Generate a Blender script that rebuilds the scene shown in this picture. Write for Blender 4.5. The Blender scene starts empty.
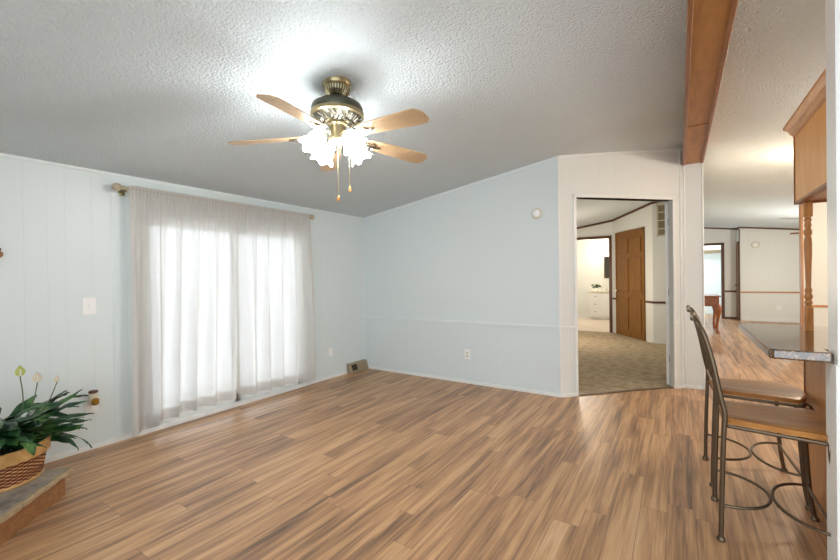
import bpy, math, random
from mathutils import Vector, Matrix
random.seed(7)
PI = math.pi
sc = bpy.context.scene
COL = sc.collection

# ---------------------------------------------------------------- camera
F_PX = 394.08; YAW = math.radians(33.339); PIT = math.radians(-0.275); ROL = math.radians(-0.784)
EYE = Vector((0, 0, 1.35))
fw = Vector((-math.sin(YAW)*math.cos(PIT), math.cos(YAW)*math.cos(PIT), math.sin(PIT)))
rt = Vector((math.cos(YAW), math.sin(YAW), 0)); up = rt.cross(fw)
rc = math.cos(ROL)*rt + math.sin(ROL)*up
uc = -math.sin(ROL)*rt + math.cos(ROL)*up
cd = bpy.data.cameras.new('camera'); cam = bpy.data.objects.new('camera', cd); COL.objects.link(cam)
cd.sensor_width = 36; cd.lens = F_PX/840*36; cd.clip_start = 0.02; cd.clip_end = 200
m = Matrix(((rc.x, uc.x, -fw.x, EYE.x), (rc.y, uc.y, -fw.y, EYE.y), (rc.z, uc.z, -fw.z, EYE.z), (0, 0, 0, 1)))
cam.matrix_world = m
sc.camera = cam

# ---------------------------------------------------------------- world, lights, exposure
w = bpy.data.worlds.new('sky'); sc.world = w; w.use_nodes = True
bg = w.node_tree.nodes['Background']
bg.inputs[0].default_value = (0.84, 0.93, 1.0, 1); bg.inputs[1].default_value = 1.22
sc.view_settings.view_transform = 'Standard'; sc.view_settings.look = 'None'
sc.cycles.transparent_max_bounces = 32
sc.view_settings.gamma = 1; sc.view_settings.use_curve_mapping = False
sc.view_settings.exposure = 1.62

def area(name, loc, size, power, col, rot=(0, 0, 0), sy=None):
    l = bpy.data.lights.new(name, 'AREA'); l.energy = power; l.color = col; l.size = size
    if sy: l.shape = 'RECTANGLE'; l.size_y = sy
    o = bpy.data.objects.new(name, l); o.location = loc; o.rotation_euler = rot; COL.objects.link(o); return o
def point(name, loc, power, col, r=0.05):
    l = bpy.data.lights.new(name, 'POINT'); l.energy = power; l.color = col; l.shadow_soft_size = r
    o = bpy.data.objects.new(name, l); o.location = loc; COL.objects.link(o); return o
WARM = (1.0, 0.79, 0.58)
point('kitchen_light', (1.9, 4.3, 2.31), 18, (1.0, 0.86, 0.72), .07)
point('kitchen_lamp', (1.3, 6.2, 2.25), 14, WARM, 0.12)
point('kitchen_wall_fill', (2.6, 7.3, 1.9), 12, WARM, 0.1)  # unseen fill without a fixture, added to brighten the middle kitchen wall
point('far_kitchen_light', (2.4, 11.2, 1.3), 35, (1.0, 0.98, 0.90), .15)
point('hall_light', (-1.9, 8.4, 1.25), 19, (1.0, 0.86, 0.70), .1)
point('bathroom_light', (-2.3, 12.3, 2.0), 15, (1.0, 0.86, 0.70), .12)
point('fan_bulbs', (-1.806, 1.815, 2.145), 6.2, (0.95, 0.98, 1.0), 0.045)
area('closet_light', (0.8, 16.0, 2.4), 0.5, 9, (0.85, 0.95, 1.0))

# ---------------------------------------------------------------- material helpers
class N:
    def __init__(s, name):
        s.m = bpy.data.materials.new(name); s.m.use_nodes = True; s.t = s.m.node_tree
        s.b = s.t.nodes['Principled BSDF']; s.out = s.t.nodes['Material Output']
    def n(s, typ, **k):
        x = s.t.nodes.new(typ)
        for a, v in k.items(): setattr(x, a, v)
        return x
    def l(s, a, b): s.t.links.new(a, b)
    def coords(s, kind='Object'):
        if kind == 'World': return s.n('ShaderNodeNewGeometry').outputs['Position']
        return s.n('ShaderNodeTexCoord').outputs[kind]
    def mapping(s, v, scale=(1, 1, 1), rot=(0, 0, 0), loc=(0, 0, 0)):
        x = s.n('ShaderNodeMapping'); x.inputs['Scale'].default_value = scale
        x.inputs['Rotation'].default_value = rot; x.inputs['Location'].default_value = loc
        s.l(v, x.inputs['Vector']); return x.outputs[0]
    def noise(s, v, scale=5, detail=3, rough=.5, dist=0):
        x = s.n('ShaderNodeTexNoise'); x.inputs['Scale'].default_value = scale; x.inputs['Detail'].default_value = detail
        x.inputs['Roughness'].default_value = rough; x.inputs['Distortion'].default_value = dist
        s.l(v, x.inputs['Vector']); return x.outputs['Fac']
    def math(s, op, a, b=None, c=None, clamp=False):
        x = s.n('ShaderNodeMath', operation=op); x.use_clamp = clamp
        for i, q in enumerate((a, b, c)):
            if q is None: continue
            if isinstance(q, (int, float)): x.inputs[i].default_value = q
            else: s.l(q, x.inputs[i])
        return x.outputs[0]
    def ramp(s, fac, stops):
        x = s.n('ShaderNodeValToRGB'); e = x.color_ramp.elements
        while len(e) < len(stops): e.new(0.5)
        for i, (p, c) in enumerate(stops): e[i].position = p; e[i].color = (*c, 1)
        s.l(fac, x.inputs[0]); return x.outputs[0]
    def mix(s, fac, a, b, mode='MIX'):
        x = s.n('ShaderNodeMix', data_type='RGBA', blend_type=mode)
        for i, q in ((0, fac), (6, a), (7, b)):
            if isinstance(q, (int, float)): x.inputs[i].default_value = q
            elif isinstance(q, tuple): x.inputs[i].default_value = (*q, 1)
            else: s.l(q, x.inputs[i])
        return x.outputs[2]
    def bump(s, h, strength=.3, dist=.01):
        x = s.n('ShaderNodeBump'); x.inputs['Strength'].default_value = strength; x.inputs['Distance'].default_value = dist
        s.l(h, x.inputs['Height']); s.l(x.outputs[0], s.b.inputs['Normal'])
    def col(s, c):
        if isinstance(c, tuple): s.b.inputs['Base Color'].default_value = (*c, 1)
        else: s.l(c, s.b.inputs['Base Color'])
    def set(s, **k):
        for a, v in k.items(): s.b.inputs[a.replace('_', ' ')].default_value = v
        return s
def lin(r, g, b):
    f = lambda c: (c/255/12.92) if c/255 <= .04045 else ((c/255+.055)/1.055)**2.4
    return (f(r), f(g), f(b))
def plain(name, c, rough=.5, metal=0, vary=.08, scale=6, bump=0):
    n = N(name); v = n.coords('Object'); f = n.noise(v, scale, 3)
    n.col(n.mix(f, tuple(x*(1-vary) for x in c), tuple(min(1, x*(1+vary)) for x in c)))
    n.set(Roughness=rough, Metallic=metal)
    if bump: n.bump(n.noise(v, scale*8, 2), bump, .004)
    return n.m

def panel_mat(name, c, axis, period=.406, offs=(0, .13, .235), diag=False, above=None, c2=None):
    """painted wall panelling: shallow V grooves at fixed places, drawn as bump and a slightly darker tint"""
    n = N(name); P = n.coords('World'); sp = n.n('ShaderNodeSeparateXYZ'); n.l(P, sp.inputs[0])
    u = sp.outputs[axis]
    g = None
    for o in offs:
        a = n.math('ADD', u, -o + 100*period)
        mo = n.math('MODULO', a, period)
        d = n.math('ABSOLUTE', n.math('SUBTRACT', mo, period/2))
        k = n.math('DIVIDE', n.math('SUBTRACT', period/2, d), .0045, clamp=True)   # 0 in groove, 1 off it
        g = k if g is None else n.math('MINIMUM', g, k)
    if above is not None:     # upper sheet has no grooves, only the lower wainscot
        up_ = n.math('GREATER_THAN', sp.outputs[2], above); g = n.math('MAXIMUM', g, up_)
    f = n.noise(P, 1.3, 3)
    base = n.mix(f, tuple(x*.97 for x in c), c)
    n.col(n.mix(g, tuple(x*.94 for x in c), base))
    n.set(Roughness=.42)
    h = n.math('ADD', g, n.math('MULTIPLY', n.noise(P, 60, 2), .06))
    n.bump(h, .28, .003)
    return n.m
WALLC = lin(222, 230, 230)
M = {}
M['wall_left'] = panel_mat('painted_panelling_left', WALLC, 1)
M['wall_far'] = panel_mat('painted_panelling_far', WALLC, 0, offs=(.02, .15, .25), above=.764)
M['wall_cream'] = panel_mat('painted_panelling_cream', lin(232, 233, 228), 0, offs=(.05, .2))
M['wall_creamy'] = panel_mat('painted_panelling_cream_side', lin(232, 233, 228), 1, offs=(.05, .2))
M['white'] = plain('white_trim_paint', lin(236, 237, 234), .35, vary=.02)
M['wall_trim'] = plain('wall_coloured_trim', lin(226, 232, 231), .38, vary=.02)
M['register'] = plain('tan_register_paint', lin(160, 144, 118), .45, .1, vary=.05)
M['plastic'] = plain('white_plastic', lin(244, 244, 242), .3, vary=.02)
M['beige_plastic'] = plain('beige_plastic', lin(214, 204, 180), .4, vary=.04)

def popcorn():
    n = N('popcorn_ceiling'); P = n.coords('World')
    v = n.n('ShaderNodeTexVoronoi'); v.inputs['Scale'].default_value = 58; n.l(n.mapping(P, (1, 1, .2)), v.inputs['Vector'])
    a = n.math('SUBTRACT', 1, v.outputs['Distance'])
    b = n.noise(P, 75, 3, .6)
    h = n.math('ADD', n.math('MULTIPLY', a, .6), b)
    n.col(n.mix(n.noise(P, 1.2, 2), lin(208, 217, 220), lin(218, 227, 230)))
    n.set(Roughness=.95); n.bump(h, .95, .013); return n.m
M['ceiling'] = popcorn()

def floor_mat():
    n = N('laminate_planks'); P = n.coords('World'); sp = n.n('ShaderNodeSeparateXYZ'); n.l(P, sp.inputs[0])
    W, L = .132, 1.25
    r = n.math('FLOOR', n.math('DIVIDE', n.math('ADD', sp.outputs[0], 20), W))
    wn = n.n('ShaderNodeTexWhiteNoise', noise_dimensions='1D'); n.l(r, wn.inputs['W'])
    yy = n.math('ADD', n.math('DIVIDE', sp.outputs[1], L), n.math('ADD', n.math('MULTIPLY', wn.outputs['Value'], 1.0), 30))
    q = n.math('FLOOR', yy)
    wn2 = n.n('ShaderNodeTexWhiteNoise', noise_dimensions='2D')
    cb = n.n('ShaderNodeCombineXYZ'); n.l(r, cb.inputs[0]); n.l(q, cb.inputs[1]); n.l(cb.outputs[0], wn2.inputs['Vector'])
    rnd = wn2.outputs['Value']
    # grain: strongly stretched along Y, shifted for every plank
    cs = n.n('ShaderNodeCombineXYZ'); n.l(n.math('ADD', sp.outputs[0], n.math('MULTIPLY', rnd, 7.3)), cs.inputs[0])
    n.l(sp.outputs[1], cs.inputs[1]); n.l(n.math('MULTIPLY', rnd, 11), cs.inputs[2])
    g1 = n.noise(n.mapping(cs.outputs[0], (20, 1.1, 1)), 1, 4, .55, .6)
    g2 = n.noise(n.mapping(cs.outputs[0], (85, 3.0, 1)), 1, 3, .6, .3)
    f = n.math('ADD', n.math('MULTIPLY', g1, .78), n.math('MULTIPLY', g2, .32))
    f = n.math('ADD', f, n.math('MULTIPLY', n.math('SUBTRACT', rnd, .5), .085))
    c = n.ramp(f, [(.33, lin(98, 75, 58)), (.42, lin(138, 104, 77)), (.53, lin(174, 132, 95)), (.64, lin(200, 157, 115)), (.78, lin(214, 176, 136))])
    ex = n.math('MODULO', n.math('DIVIDE', n.math('ADD', sp.outputs[0], 20), W), 1.0)
    ex = n.math('MULTIPLY', n.math('MINIMUM', ex, n.math('SUBTRACT', 1, ex)), W)
    ey = n.math('FRACT', yy); ey = n.math('MULTIPLY', n.math('MINIMUM', ey, n.math('SUBTRACT', 1, ey)), L)
    seam = n.math('DIVIDE', n.math('MINIMUM', ex, ey), .0018, clamp=True)
    n.col(n.mix(seam, lin(96, 70, 52), c))
    n.set(Roughness=.36); n.l(n.math('MULTIPLY_ADD', g2, .14, .30), n.b.inputs['Roughness'])
    n.bump(n.math('ADD', seam, n.math('MULTIPLY', g2, .25)), .18, .002); return n.m
M['floor'] = floor_mat()
def wood(name, dark, light, axis=2, rough=.35, scale=1.0, along=3.0, across=34):
    n = N(name); v = n.coords('Object'); s = [across*scale]*3; s[axis] = along*scale
    a = n.noise(n.mapping(v, tuple(s)), 1, 4, .6, .8); b = n.noise(n.mapping(v, tuple(x*3 for x in s)), 1, 2, .5)
    f = n.math('ADD', n.math('MULTIPLY', a, .75), n.math('MULTIPLY', b, .25))
    n.col(n.ramp(f, [(.32, dark), (.55, tuple((x+y)/2 for x, y in zip(dark, light))), (.72, light)]))
    n.set(Roughness=rough); n.bump(f, .08, .002); return n.m
M['oak'] = wood('honey_oak', lin(168, 104, 48), lin(214, 156, 92))
M['oak_lit'] = wood('lit_honey_oak', lin(218, 148, 72), lin(244, 190, 112))  # paler copy of the oak; warm light on the panel put into its colour
M['oak_y'] = wood('honey_oak_lengthwise', lin(176, 112, 56), lin(222, 162, 98), axis=1)
M['beam_face'] = wood('oak_beam_board', lin(144, 92, 34), lin(188, 130, 60), axis=1, across=12, along=2.2, rough=.45)
M['beam_trim'] = wood('dark_oak_trim', lin(120, 70, 34), lin(160, 102, 56), axis=1, rough=.4)
M['seat'] = wood('oak_seat', lin(150, 92, 38), lin(214, 154, 86), axis=0, across=16, along=2.5, rough=.32)
M['door_wood'] = wood('brown_door_wood', lin(108, 68, 18), lin(156, 104, 38), axis=2, rough=.45)
M['dark_trim'] = wood('dark_brown_trim', lin(74, 44, 26), lin(110, 68, 42), axis=0, rough=.5)
M['cherry'] = wood('cherry_wood', lin(116, 60, 26), lin(172, 104, 52), axis=0, rough=.25)
M['blade'] = wood('pale_oak_blade', lin(176, 144, 106), lin(214, 184, 144), axis=0, across=30, along=3, rough=.3)
M['hearth_wood'] = wood('hearth_fascia_wood', lin(134, 88, 52), lin(176, 126, 84), axis=0, rough=.4)
M['iron'] = plain('bronze_brown_iron', lin(104, 88, 70), .38, .75, vary=.15)
M['brass'] = plain('antique_brass', lin(156, 142, 108), .3, .9, vary=.25, scale=20)
M['darkbrass'] = plain('dark_antique_brass', lin(84, 82, 70), .35, .85, vary=.3, scale=30)
M['chrome'] = plain('polished_metal', lin(200, 196, 186), .2, 1)
M['dark'] = plain('recess_shade', lin(52, 40, 30), .6)  # flat dark colour standing in for the shade inside vents
def carpet():
    n = N('beige_carpet'); P = n.coords('World'); a = n.noise(P, 140, 3, .7); b = n.noise(P, 9, 3, .6)
    f = n.math('ADD', n.math('MULTIPLY', a, .6), n.math('MULTIPLY', b, .4))
    n.col(n.ramp(f, [(.35, lin(134, 116, 90)), (.65, lin(216, 196, 166))])); n.set(Roughness=1)
    n.bump(a, .8, .012); return n.m
M['carpet'] = carpet()
def granite():
    n = N('speckled_granite'); v = n.coords('World'); a = n.noise(v, 55, 4, .7); b = n.noise(v, 130, 2, .6); c = n.noise(v, 14, 3, .6)
    base = n.ramp(n.math('ADD', n.math('MULTIPLY', a, .6), n.math('MULTIPLY', c, .4)), [(.38, lin(66, 44, 28)), (.5, lin(118, 84, 56)), (.6, lin(164, 130, 94)), (.72, lin(200, 172, 138))])
    sp = n.ramp(b, [(.42, lin(70, 52, 40)), (.5, (1, 1, 1))])
    n.col(n.mix(.85, base, sp, 'MULTIPLY')); n.set(Roughness=.09); n.b.inputs['IOR'].default_value = 1.95; return n.m
M['granite'] = granite()
def slate():
    n = N('slate_stone'); v = n.coords('World'); a = n.noise(v, 6, 5, .65); b = n.noise(v, 30, 3, .6)
    n.col(n.ramp(n.math('ADD', n.math('MULTIPLY', a, .7), n.math('MULTIPLY', b, .3)), [(.36, lin(108, 98, 88)), (.5, lin(142, 132, 122)), (.64, lin(176, 160, 138))]))
    n.set(Roughness=.6); n.bump(b, .5, .006); return n.m
M['slate'] = slate()
M['slate_edge'] = plain('raw_stone_edge', lin(172, 150, 118), .8, vary=.35, scale=22, bump=.8)
def sheer():
    n = N('sheer_curtain_fabric'); v = n.coords('Object')
    wv = n.noise(v, 160, 2, .6)
    c = n.mix(wv, lin(218, 214, 209), lin(232, 229, 225))
    d = n.n('ShaderNodeBsdfDiffuse'); t = n.n('ShaderNodeBsdfTranslucent'); tr = n.n('ShaderNodeBsdfTransparent')
    n.l(c, d.inputs[0]); n.l(c, t.inputs[0]); tr.inputs[0].default_value = (1, .99, .98, 1)
    a = n.n('ShaderNodeMixShader'); a.inputs[0].default_value = .46; n.l(d.outputs[0], a.inputs[1]); n.l(t.outputs[0], a.inputs[2])
    b = n.n('ShaderNodeMixShader'); lw = n.n('ShaderNodeLayerWeight'); lw.inputs[0].default_value = .5; n.l(n.math('MULTIPLY_ADD', lw.outputs['Facing'], -.085, .09, clamp=True), b.inputs[0]); n.l(a.outputs[0], b.inputs[1]); n.l(tr.outputs[0], b.inputs[2])
    n.l(b.outputs[0], n.out.inputs[0]); return n.m
M['sheer'] = sheer()
def glass():
    n = N('clear_glass'); g = n.n('ShaderNodeBsdfGlossy'); g.inputs['Roughness'].default_value = .02
    tr = n.n('ShaderNodeBsdfTransparent'); fr = n.n('ShaderNodeFresnel'); fr.inputs[0].default_value = 1.45
    a = n.n('ShaderNodeMixShader'); n.l(fr.outputs[0], a.inputs[0]); n.l(tr.outputs[0], a.inputs[1]); n.l(g.outputs[0], a.inputs[2])
    n.l(a.outputs[0], n.out.inputs[0]); return n.m
M['glass'] = glass()
def lampglass(name, c, s):
    n = N(name); n.col((.9, .88, .85)); n.set(Roughness=.4, Emission_Strength=s); n.b.inputs['Emission Color'].default_value = (*c, 1); return n.m
M['shade'] = lampglass('lit_frosted_glass', (.95, .98, 1.0), 9.6)
M['vanity_lamp'] = lampglass('lit_vanity_glass', (1.0, .82, .6), 26)
def leafm():
    n = N('peace_lily_leaf'); v = n.coords('Object'); f = n.noise(v, 7, 3)
    n.col(n.ramp(f, [(.35, lin(18, 48, 26)), (.52, lin(40, 84, 42)), (.68, lin(104, 138, 78))])); n.set(Roughness=.28)
    return n.m
M['leaf'] = leafm()
M['stem'] = plain('green_stem', lin(88, 104, 62), .5)
M['spathe'] = plain('pale_green_spathe', lin(196, 204, 118), .5, vary=.15, scale=40)
M['spathe_w'] = plain('cream_spathe', lin(222, 214, 194), .5, vary=.08, scale=40)
def wicker():
    n = N('woven_wicker'); uv = n.n('ShaderNodeTexCoord').outputs['UV']; sp = n.n('ShaderNodeSeparateXYZ'); n.l(uv, sp.inputs[0])
    U = n.math('MULTIPLY', sp.outputs[0], 26); V = n.math('MULTIPLY', sp.outputs[1], 20)
    row = n.math('FLOOR', V)
    sh = n.math('MULTIPLY', n.math('MODULO', row, 2), PI)
    a = n.math('SINE', n.math('ADD', n.math('MULTIPLY', U, 2*PI), sh))
    b = n.math('SINE', n.math('MULTIPLY', n.math('FRACT', V), PI))
    h = n.math('MULTIPLY', n.math('MULTIPLY_ADD', a, .5, .5), b)
    stake = n.math('SINE', n.math('MULTIPLY', U, 2*PI))
    c = n.ramp(h, [(.06, lin(104, 44, 18)), (.35, lin(164, 88, 42)), (.75, lin(230, 184, 130))])
    n.col(c); n.set(Roughness=.5); n.bump(h, .9, .01); return n.m
M['wicker'] = wicker()
M['rim'] = wood('split_wood_rim', lin(176, 128, 70), lin(226, 184, 124), axis=0, across=10, along=8)
M['soil'] = plain('dark_soil', lin(58, 44, 34), 1, vary=.4, scale=40)
M['amber'] = plain('amber_oil', lin(160, 118, 40), .15, .3, vary=.3, scale=60)
M['mirror'] = plain('mirror_glass', lin(150, 150, 146), .05, 1, vary=.02)
M['tile'] = plain('pale_bath_floor', lin(222, 204, 188), .3, vary=.04)
M['metal_beige'] = plain('beige_painted_metal', lin(186, 172, 146), .45, .1, vary=.05)
M['deck'] = wood('pale_deck_boards', lin(214, 212, 208), lin(236, 234, 230), axis=1)  # pale colour carries the outdoor brightness behind the lower panes

# ---------------------------------------------------------------- mesh helpers (all in world coordinates)
class MB:
    def __init__(s): s.v = []; s.f = []; s.uv = {}
    def add(s, vs, fs):
        o = len(s.v); s.v += [tuple(v) for v in vs]; s.f += [tuple(i+o for i in f) for f in fs]; return s
    def box(s, x0, x1, y0, y1, z0, z1):
        if x0 > x1: x0, x1 = x1, x0
        if y0 > y1: y0, y1 = y1, y0
        return s.add([(x0, y0, z0), (x1, y0, z0), (x1, y1, z0), (x0, y1, z0), (x0, y0, z1), (x1, y0, z1), (x1, y1, z1), (x0, y1, z1)],
                     [(3, 2, 1, 0), (4, 5, 6, 7), (0, 1, 5, 4), (1, 2, 6, 5), (2, 3, 7, 6), (3, 0, 4, 7)])
    def prism(s, pts, z0, z1):
        """pts ccw; z0/z1 number or function of (x,y)"""
        n = len(pts); g = lambda z, p: z(p[0], p[1]) if callable(z) else z
        return s.add([(x, y, g(z0, (x, y))) for x, y in pts]+[(x, y, g(z1, (x, y))) for x, y in pts],
                     [tuple(range(n-1, -1, -1)), tuple(range(n, 2*n))]+[(i, (i+1) % n, (i+1) % n+n, i+n) for i in range(n)])
    def slab(s, a, b, t, z0, z1, off=0):
        """wall strip from a to b, thickness t to the LEFT of a->b (negative: right)"""
        d = Vector((b[0]-a[0], b[1]-a[1])).normalized(); nn = Vector((-d.y, d.x))
        a = Vector(a[:2])+nn*off; b = Vector(b[:2])+nn*off
        p = [a, b, b+nn*t, a+nn*t]
        if t < 0: p = p[::-1]
        return s.prism([tuple(q) for q in p], z0, z1)
    def tube(s, pts, r, n=10, close=False):
        pts = [Vector(p) for p in pts]; N_ = len(pts)
        R = r if isinstance(r, (list, tuple)) else [r]*N_
        rings = []; prev = None
        for i, p in enumerate(pts):
            if close: t = pts[(i+1) % N_]-pts[i-1]
            else: t = pts[min(i+1, N_-1)]-pts[max(i-1, 0)]
            t.normalize()
            if prev is None:
                a = Vector((0, 0, 1)) if abs(t.z) < .9 else Vector((1, 0, 0))
                u = t.cross(a).normalized()
            else:
                u = (prev-t*prev.dot(t)).normalized()
            prev = u; v = t.cross(u)
            rings.append([p+(u*math.cos(2*PI*k/n)+v*math.sin(2*PI*k/n))*R[i] for k in range(n)])
        vs = [q for r_ in rings for q in r_]; fs = []
        m_ = N_ if close else N_-1
        for i in range(m_):
            j = (i+1) % N_
            for k in range(n): fs.append((i*n+k, i*n+(k+1) % n, j*n+(k+1) % n, j*n+k))
        if not close: fs += [tuple(range(n-1, -1, -1)), tuple((N_-1)*n+k for k in range(n))]
        return s.add(vs, fs)
    def lathe(s, c, prof, n=32, axis=None, cap=True):
        """prof: list of (r, h) along axis from point c"""
        ax = Vector(axis or (0, 0, 1)).normalized(); a = Vector((1, 0, 0)) if abs(ax.x) < .9 else Vector((0, 1, 0))
        u = ax.cross(a).normalized(); v = ax.cross(u); c = Vector(c)
        vs = []; fs = []
        for r, h in prof:
            for k in range(n): vs.append(c+ax*h+(u*math.cos(2*PI*k/n)+v*math.sin(2*PI*k/n))*r)
        for i in range(len(prof)-1):
            for k in range(n): fs.append((i*n+k, i*n+(k+1) % n, (i+1)*n+(k+1) % n, (i+1)*n+k))
        if cap: fs += [tuple(range(n-1, -1, -1)), tuple((len(prof)-1)*n+k for k in range(n))]
        return s.add(vs, fs)
    def sphere(s, c, r, n=16, sc_=(1, 1, 1)):
        m_ = n//2; vs = []; fs = []
        for i in range(m_+1):
            th = PI*i/m_
            for k in range(n): vs.append((c[0]+r*sc_[0]*math.sin(th)*math.cos(2*PI*k/n), c[1]+r*sc_[1]*math.sin(th)*math.sin(2*PI*k/n), c[2]+r*sc_[2]*math.cos(th)))
        for i in range(m_):
            for k in range(n): fs.append((i*n+k, (i+1)*n+k, (i+1)*n+(k+1) % n, i*n+(k+1) % n))
        return s.add(vs, fs)
def root_off(o):
    v = Vector((0, 0, 0))
    while o: v += o.location; o = o.parent
    return v
def smooth_curve(pts, k=6):
    pts = [Vector(p) for p in pts]; out = []
    for i in range(len(pts)-1):
        p0 = pts[max(i-1, 0)]; p1 = pts[i]; p2 = pts[i+1]; p3 = pts[min(i+2, len(pts)-1)]
        for j in range(k):
            t = j/k
            out.append(.5*((2*p1)+(-p0+p2)*t+(2*p0-5*p1+4*p2-p3)*t*t+(-p0+3*p1-3*p2+p3)*t**3))
    out.append(pts[-1]); return out
def obj(name, mb, mat, parent=None, smooth=False, bevel=0, seg=2, clean=True):
    me = bpy.data.meshes.new(name)
    if parent is None:
        xs = [v[0] for v in mb.v]; ys = [v[1] for v in mb.v]; zs = [v[2] for v in mb.v]
        off = Vector(((min(xs)+max(xs))/2, (min(ys)+max(ys))/2, min(zs))); loc = off
    else: off = root_off(parent); loc = Vector((0, 0, 0))
    me.from_pydata([(v[0]-off.x, v[1]-off.y, v[2]-off.z) for v in mb.v], [], mb.f)
    if clean:
        import bmesh
        bm = bmesh.new(); bm.from_mesh(me); bmesh.ops.recalc_face_normals(bm, faces=bm.faces[:]); bm.to_mesh(me); bm.free()
    me.materials.append(mat)
    if smooth:
        for p in me.polygons: p.use_smooth = True
        me.set_sharp_from_angle(angle=math.radians(38))
    o = bpy.data.objects.new(name, me); COL.objects.link(o); o.location = loc
    if parent: o.parent = parent
    if bevel:
        b = o.modifiers.new('bevel', 'BEVEL'); b.width = bevel; b.segments = seg; b.limit_method = 'ANGLE'
    return o
def tag(o, label, cat, group=None):
    o['label'] = label; o['category'] = cat
    if group: o['group'] = group
    return o
def thing(name, loc, label, cat, group=None):
    o = bpy.data.objects.new(name, None); o.empty_display_size = .1; COL.objects.link(o); o.location = loc
    return tag(o, label, cat, group)
def struct(name, mb, mat, parent=None, **k):
    o = obj(name, mb, mat, parent, **k)
    if parent is None: o['kind'] = 'structure'
    return o
def copy_tree(o, parent=None):
    c = o.copy(); COL.objects.link(c); c.parent = parent
    for ch in list(o.children): copy_tree(ch, c)
    return c

# ---------------------------------------------------------------- room shell
XL = -3.992; YF = 4.528; XR0, XR1 = .054, .236; YP = 5.667
C0 = (-1.111, YF); C1 = (XR0, YP)
cz = lambda x, y=0: 2.269+.146*(min(x, XR0)-XL) if x <= XR0 else 2.86-.125*max(0, x-XR1)
YB = -1.6; YE = 17.0; XE = 4.2
struct('floor', MB().prism([(XL, YB), (XE, YB), (XE, YE), (XR0+.09, YE), (XR0+.09, YP), (C1[0], C1[1]), (C0[0], C0[1]), (XL, YF)], -.05, 0), M['floor'])
struct('floor', MB().prism([(XL, YF), C0, C1, (XR0+.09, YP), (XR0+.09, 10.25), (XL, 10.25)], -.05, .006), M['carpet'])
struct('floor', MB().prism([(XL, 10.25), (XR0+.09, 10.25), (XR0+.09, 13.75), (XL, 13.75)], -.05, .004), M['tile'])
struct('ceiling', MB().prism([(XL-.1, YB), (XR0+.09, YB), (XR0+.09, YE), (XL-.1, YE)], lambda x, y: 2.269+.146*(x-XL), 3.05), M['ceiling'])
struct('ceiling', MB().prism([(XR0+.09, YB), (XE, YB), (XE, YE), (XR0+.09, YE)], lambda x, y: 2.86-.125*max(0, x-XR1), 3.05), M['ceiling'])
# left wall with the sliding door opening
OY0, OY1, OZ = 1.545, 3.40, 1.975
HL = 2.3
struct('wall_left', MB().box(XL-.1, XL, YB, OY0, 0, HL).box(XL-.1, XL, OY1, 13.75, 0, HL).box(XL-.1, XL, OY0, OY1, OZ, HL), M['wall_left'])
top = lambda x, y: cz(x)+.02
struct('wall_far', MB().prism([(XL, YF), C0, (C0[0]-.04, YF+.1), (XL, YF+.1)], 0, top), M['wall_far'])
# diagonal wall, door opening between s0 and s1 along it
dd = Vector((C1[0]-C0[0], C1[1]-C0[1])); DL = dd.length; dd.normalize()
dn = Vector((-dd.y, dd.x))
D = lambda s, o=0: (C0[0]+dd.x*s+dn.x*o, C0[1]+dd.y*s+dn.y*o)
s0, s1, DZ = .205, 1.463, 2.235
mb = MB().slab(D(0), D(s0), .1, 0, top).slab(D(s1), D(DL), .055, 0, top).slab(D(s0), D(s1), .1, DZ, top)
struct('wall_diagonal', mb, M['wall_cream'])
struct('wall_rear', MB().prism([(XL-.1, YB-.1), (-1.5, YB-.1), (-1.5, YB), (XL-.1, YB)], 0, top), M['wall_cream'])  # unseen partial wall, added to shade the left wall and ceiling
struct('wall_center', MB().box(XR0, XR1, YP, 15.05, 0, 2.70), M['wall_cream'])
# hall walls
A1 = (-1.3, 10.25); B1 = (-.433, 9.0)
struct('wall_hall_back', MB().prism([(XL, 10.25), (-2.45, 10.25), (-2.45, 10.35), (XL, 10.35)], 0, top)
       .prism([(-1.335, 10.25), A1, (-1.3, 10.35), (-1.335, 10.35)], 0, top)
       .prism([(-2.45, 10.25), (-1.335, 10.25), (-1.335, 10.35), (-2.45, 10.35)], 2.24, top), M['wall_cream'])
bd = (Vector(B1)-Vector(A1)); BL = bd.length; bd.normalize(); bn = Vector((-bd.y, bd.x))
B = lambda s, o=0: (A1[0]+bd.x*s+bn.x*o, A1[1]+bd.y*s+bn.y*o)
struct('wall_hall_side', MB().slab(A1, B1, .1, 0, top), M['wall_cream'])
struct('wall_hall_end', MB().box(B1[0], XR0, 9.0, 9.1, 0, 2.82), M['wall_cream'])
struct('wall_bathroom', MB().prism([(XL, 13.6), (XR0, 13.6), (XR0, 13.7), (XL, 13.7)], 0, top), M['wall_cream'])
# far kitchen walls
struct('wall_kitchen_back', MB().prism([(1.45, 14.55), (XE, 14.55), (XE, 14.65), (1.45, 14.65)], 0, top), M['wall_cream'])
struct('wall_kitchen_side', MB().prism([(1.45, 14.65), (1.55, 14.65), (1.55, 15.05), (1.45, 15.05)], 0, top), M['wall_creamy'])
struct('wall_laundry_front', MB().prism([(1.09, 15.05), (1.55, 15.05), (1.55, 15.15), (1.09, 15.15)], 0, top)
       .prism([(XR0, 15.05), (1.09, 15.05), (1.09, 15.15), (XR0, 15.15)], 2.235, top), M['wall_cream'])
struct('wall_laundry_back', MB().prism([(XR0, 16.6), (2.2, 16.6), (2.2, 16.7), (XR0, 16.7)], 0, top), M['wall_left'])
struct('wall_kitchen_middle', MB().prism([(1.672, 8.8), (XE, 8.8), (XE, 8.92), (1.672, 8.92)], 0, top), M['wall_cream'])
struct('wall_right', MB().prism([(XE, YB), (XE+.1, YB), (XE+.1, YE), (XE, YE)], 0, 2.5), M['wall_creamy'])
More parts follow.
